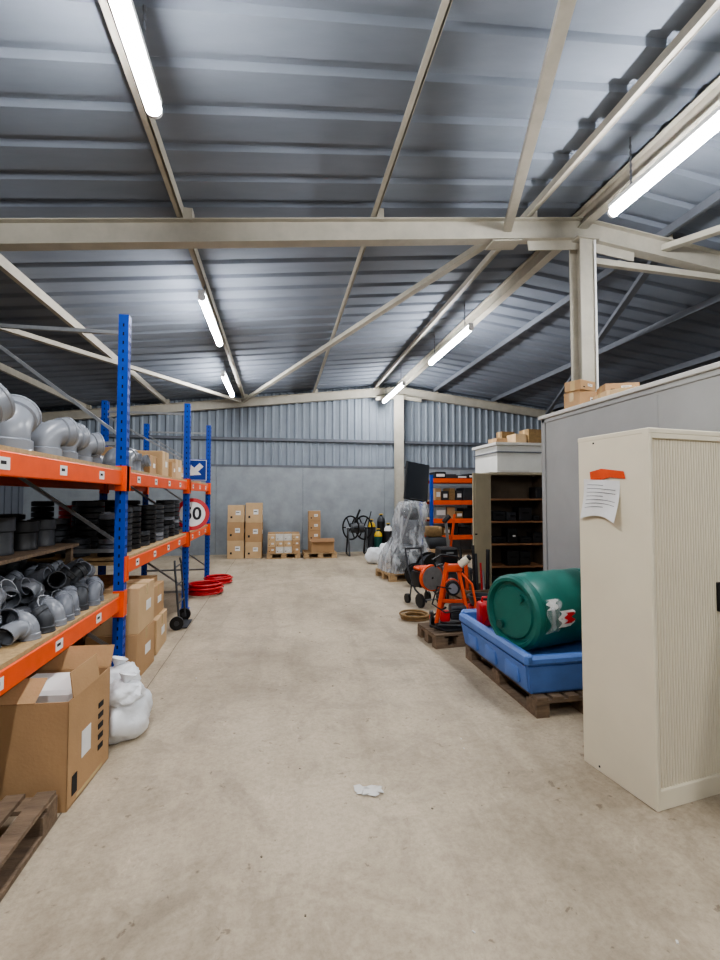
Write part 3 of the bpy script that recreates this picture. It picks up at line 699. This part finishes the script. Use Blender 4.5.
# ------------------------------------------------------------------ open steel cupboard
b=B('open_steel_cupboard'); T=TR(4.03,7.28,0,-4); w,d,h=1.0,.45,2.02; t=.02
for s in (-1,1): b.box((s*(w/2-t/2),0,h/2),(t,d,h),'beige',Mx=T)
b.box((0,d/2-t/2,h/2),(w,t,h),'cupback',Mx=T); b.box((0,0,h-.02),(w,d,.04),'beige',Mx=T); b.box((0,0,.04),(w,d,.08),'beige',Mx=T)
for s in (-1,1): b.box((s*(w/2-.025),0,h/2),(.006,d-.04,h-.1),'cupback',Mx=T)  # dark liners stand in for shade on the inner sides
for z in (.42,.8,1.18,1.56):
    b.box((0,0,z),(w-.04,d-.03,.02),'shelfbrown',Mx=T); b.box((0,-d/2+.03,z-.004),(w-.04,.012,.03),'shelfbrown',Mx=T)
for z,full in ((.08,.5),(.43,.6),(.81,1),(1.19,.9),(1.57,.25)):
    x=-.42
    while x<.36:
        ww=random.uniform(.1,.26); hh=random.uniform(.08,.26); k=random.choice(['black','dgrey','black','black','black','dgrey'])
        if random.random()<full:
            b.box((x+ww/2,-.02+random.uniform(-.04,.04),z+.003+hh/2),(ww,.26,hh),k,Mx=T,bev=.01)
            b.box((x+ww/2,-.16,z+hh*.6),(ww*.5,.02,.02),'dark',Mx=T)
            if random.random()<.3: b.box((x+ww/2,-.175,z+hh*.5),(.05,.003,.03),'white',Mx=T)
        x+=ww+.03
hp=T@Vector((-w/2,-d/2,0)); Td=Matrix.Translation(hp)@Euler((0,0,R(-148))).to_matrix().to_4x4()
b.box((.25,0,h/2),(.5,.022,h-.06),'beige',Mx=Td,bev=.003); b.box((.25,.014,h/2),(.4,.008,h-.25),'beige',Mx=Td,bev=.003); b.cyl((.45,.01,1.0),(.45,.04,1.0),.012,'black',Mx=Td)
b.done()
# ------------------------------------------------------------------ tambour cabinet
tc=B('tambour_door_cabinet'); W,Dp,H=.8,.48,1.965
T=TR(1.905,2.035,0,8)@Matrix.Translation((W/2,Dp/2,0))
tc.box((-W/2+.011,0,H/2),(.022,Dp,H),'cream',Mx=T,bev=.004); tc.box((W/2-.011,0,H/2),(.022,Dp,H),'cream',Mx=T,bev=.004)
tc.box((0,Dp/2-.01,H/2),(W-.02,.02,H),'cream',Mx=T); tc.box((0,0,H-.015),(W+.004,Dp+.004,.03),'cream',Mx=T,bev=.005)
tc.box((0,.0,.04),(W-.04,Dp-.03,.08),'cream',Mx=T)
tc.box((0,-Dp/2+.012,.05),(W-.03,.02,.1),'cream',Mx=T,bev=.003); tc.box((0,-Dp/2+.012,H-.04),(W-.03,.022,.03),'cream',Mx=T,bev=.003)
tc.box((-W/2+.018,-Dp/2+.012,H/2),(.014,.024,H-.04),'cream',Mx=T,bev=.003); tc.box((W/2-.03,-Dp/2+.012,H/2),(.03,.024,H-.04),'cream',Mx=T,bev=.003)
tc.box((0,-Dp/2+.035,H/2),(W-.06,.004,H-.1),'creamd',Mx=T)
ns=38; pw=(W-.06)/ns
for i in range(ns):
    x=-W/2+.03+pw*(i+.5); tc.box((x,-Dp/2+.022,H/2+.02),(pw*.66,.018,H-.14),'cream',Mx=T,bev=.004)
tc.box((.1,-Dp/2+.005,1.05),(.03,.02,.16),'black',Mx=T,bev=.004)
tc.box((-W/2-.0015,-Dp/2+.02,H/2),(.003,.035,H-.01),'cream',Mx=T,bev=.001)
for z in (.03,1.92): tc.box((-W/2-.001,.12,z),(.003,.01,.01),'dark',Mx=T)
tco=tc.done()
b=B('taped_paper_note')
V=[];F=[];n=10
X=-W/2-.004
for i in range(n+1):
    for j in range(n+1):
        u=i/n; v=j/n
        yy=.19-.25*u+.02*v*(1-u); zz=1.71-.24*v+.03*math.sin(u*3)*v-.02*u
        V.append((X-.004-.03*v*v*(.3+u*u)+.006*math.sin(u*7+v*4),yy,zz))
for i in range(n):
    for j in range(n): F.append([i*(n+1)+j,i*(n+1)+j+1,(i+1)*(n+1)+j+1,(i+1)*(n+1)+j])
b.add(V,F,'white',T)
for k in range(7):
    i0=1; i1=n-1 if k%3 else n-4
    for i in range(i0,i1):
        p0=T@(Vector(V[i*(n+1)+k+1])+Vector((-.003,0,-.01))); p1=T@(Vector(V[(i+1)*(n+1)+k+1])+Vector((-.003,0,-.01)))
        b.bar(p0,p1,.001,.0025,'steeldk')
b.add([(X-.003,.14,1.705),(X-.003,.145,1.75),(X-.003,.06,1.765),(X-.003,-.04,1.75),(X-.003,-.09,1.742),(X-.003,-.1,1.70),(X-.003,-.0,1.712),(X-.003,.07,1.70)],[[0,1,2,3,4,5,6,7]],'mach',T)
b.done(ang=60)
b=B('paper_scrap'); V=[];F=[];n=7
for i in range(n):
    for j in range(n):
        V.append((.42+.15*i/(n-1)+.04*noise.noise(Vector((i*.6,j*.6,0))),2.41+.09*j/(n-1)+.04*noise.noise(Vector((i*.6,j*.6,4))),.004+.02*abs(noise.noise(Vector((i*.7,j*.7,2))))))
for i in range(n-1):
    for j in range(n-1):
        if (i,j) in ((0,0),(5,5),(5,0)): continue
        F.append([i*n+j,(i+1)*n+j,(i+1)*n+j+1,i*n+j+1])
b.add(V,F,'cabtrim'); b.done()
b=B('floor_debris')
for i in range(70):
    x=random.uniform(-1.0,1.7); y=random.uniform(1.2,11); s=random.uniform(.003,.009)
    b.box((x,y,s*.3),(s*random.uniform(1,2.5),s,s*.6),random.choice(['debris','cabtrim','stain']),rot=(0,0,random.uniform(0,3)))
b.done()
# ------------------------------------------------------------------ world, camera
w=bpy.data.worlds.new('world'); scene.world=w; w.use_nodes=True
w.node_tree.nodes['Background'].inputs[0].default_value=(.7,.8,1,1); w.node_tree.nodes['Background'].inputs[1].default_value=.05
cam=bpy.data.cameras.new('camera'); co=bpy.data.objects.new('camera',cam); scene.collection.objects.link(co)
cam.sensor_fit='AUTO'; cam.sensor_width=36; cam.lens=450/960*36; cam.clip_start=.05
co.location=(0,0,1.6); co.rotation_euler=(R(90+2.16),0,R(-10.3))
scene.camera=co
scene.view_settings.view_transform='AgX'
try: scene.view_settings.look='AgX - Medium High Contrast'
except Exception: pass
scene.view_settings.exposure=0.12
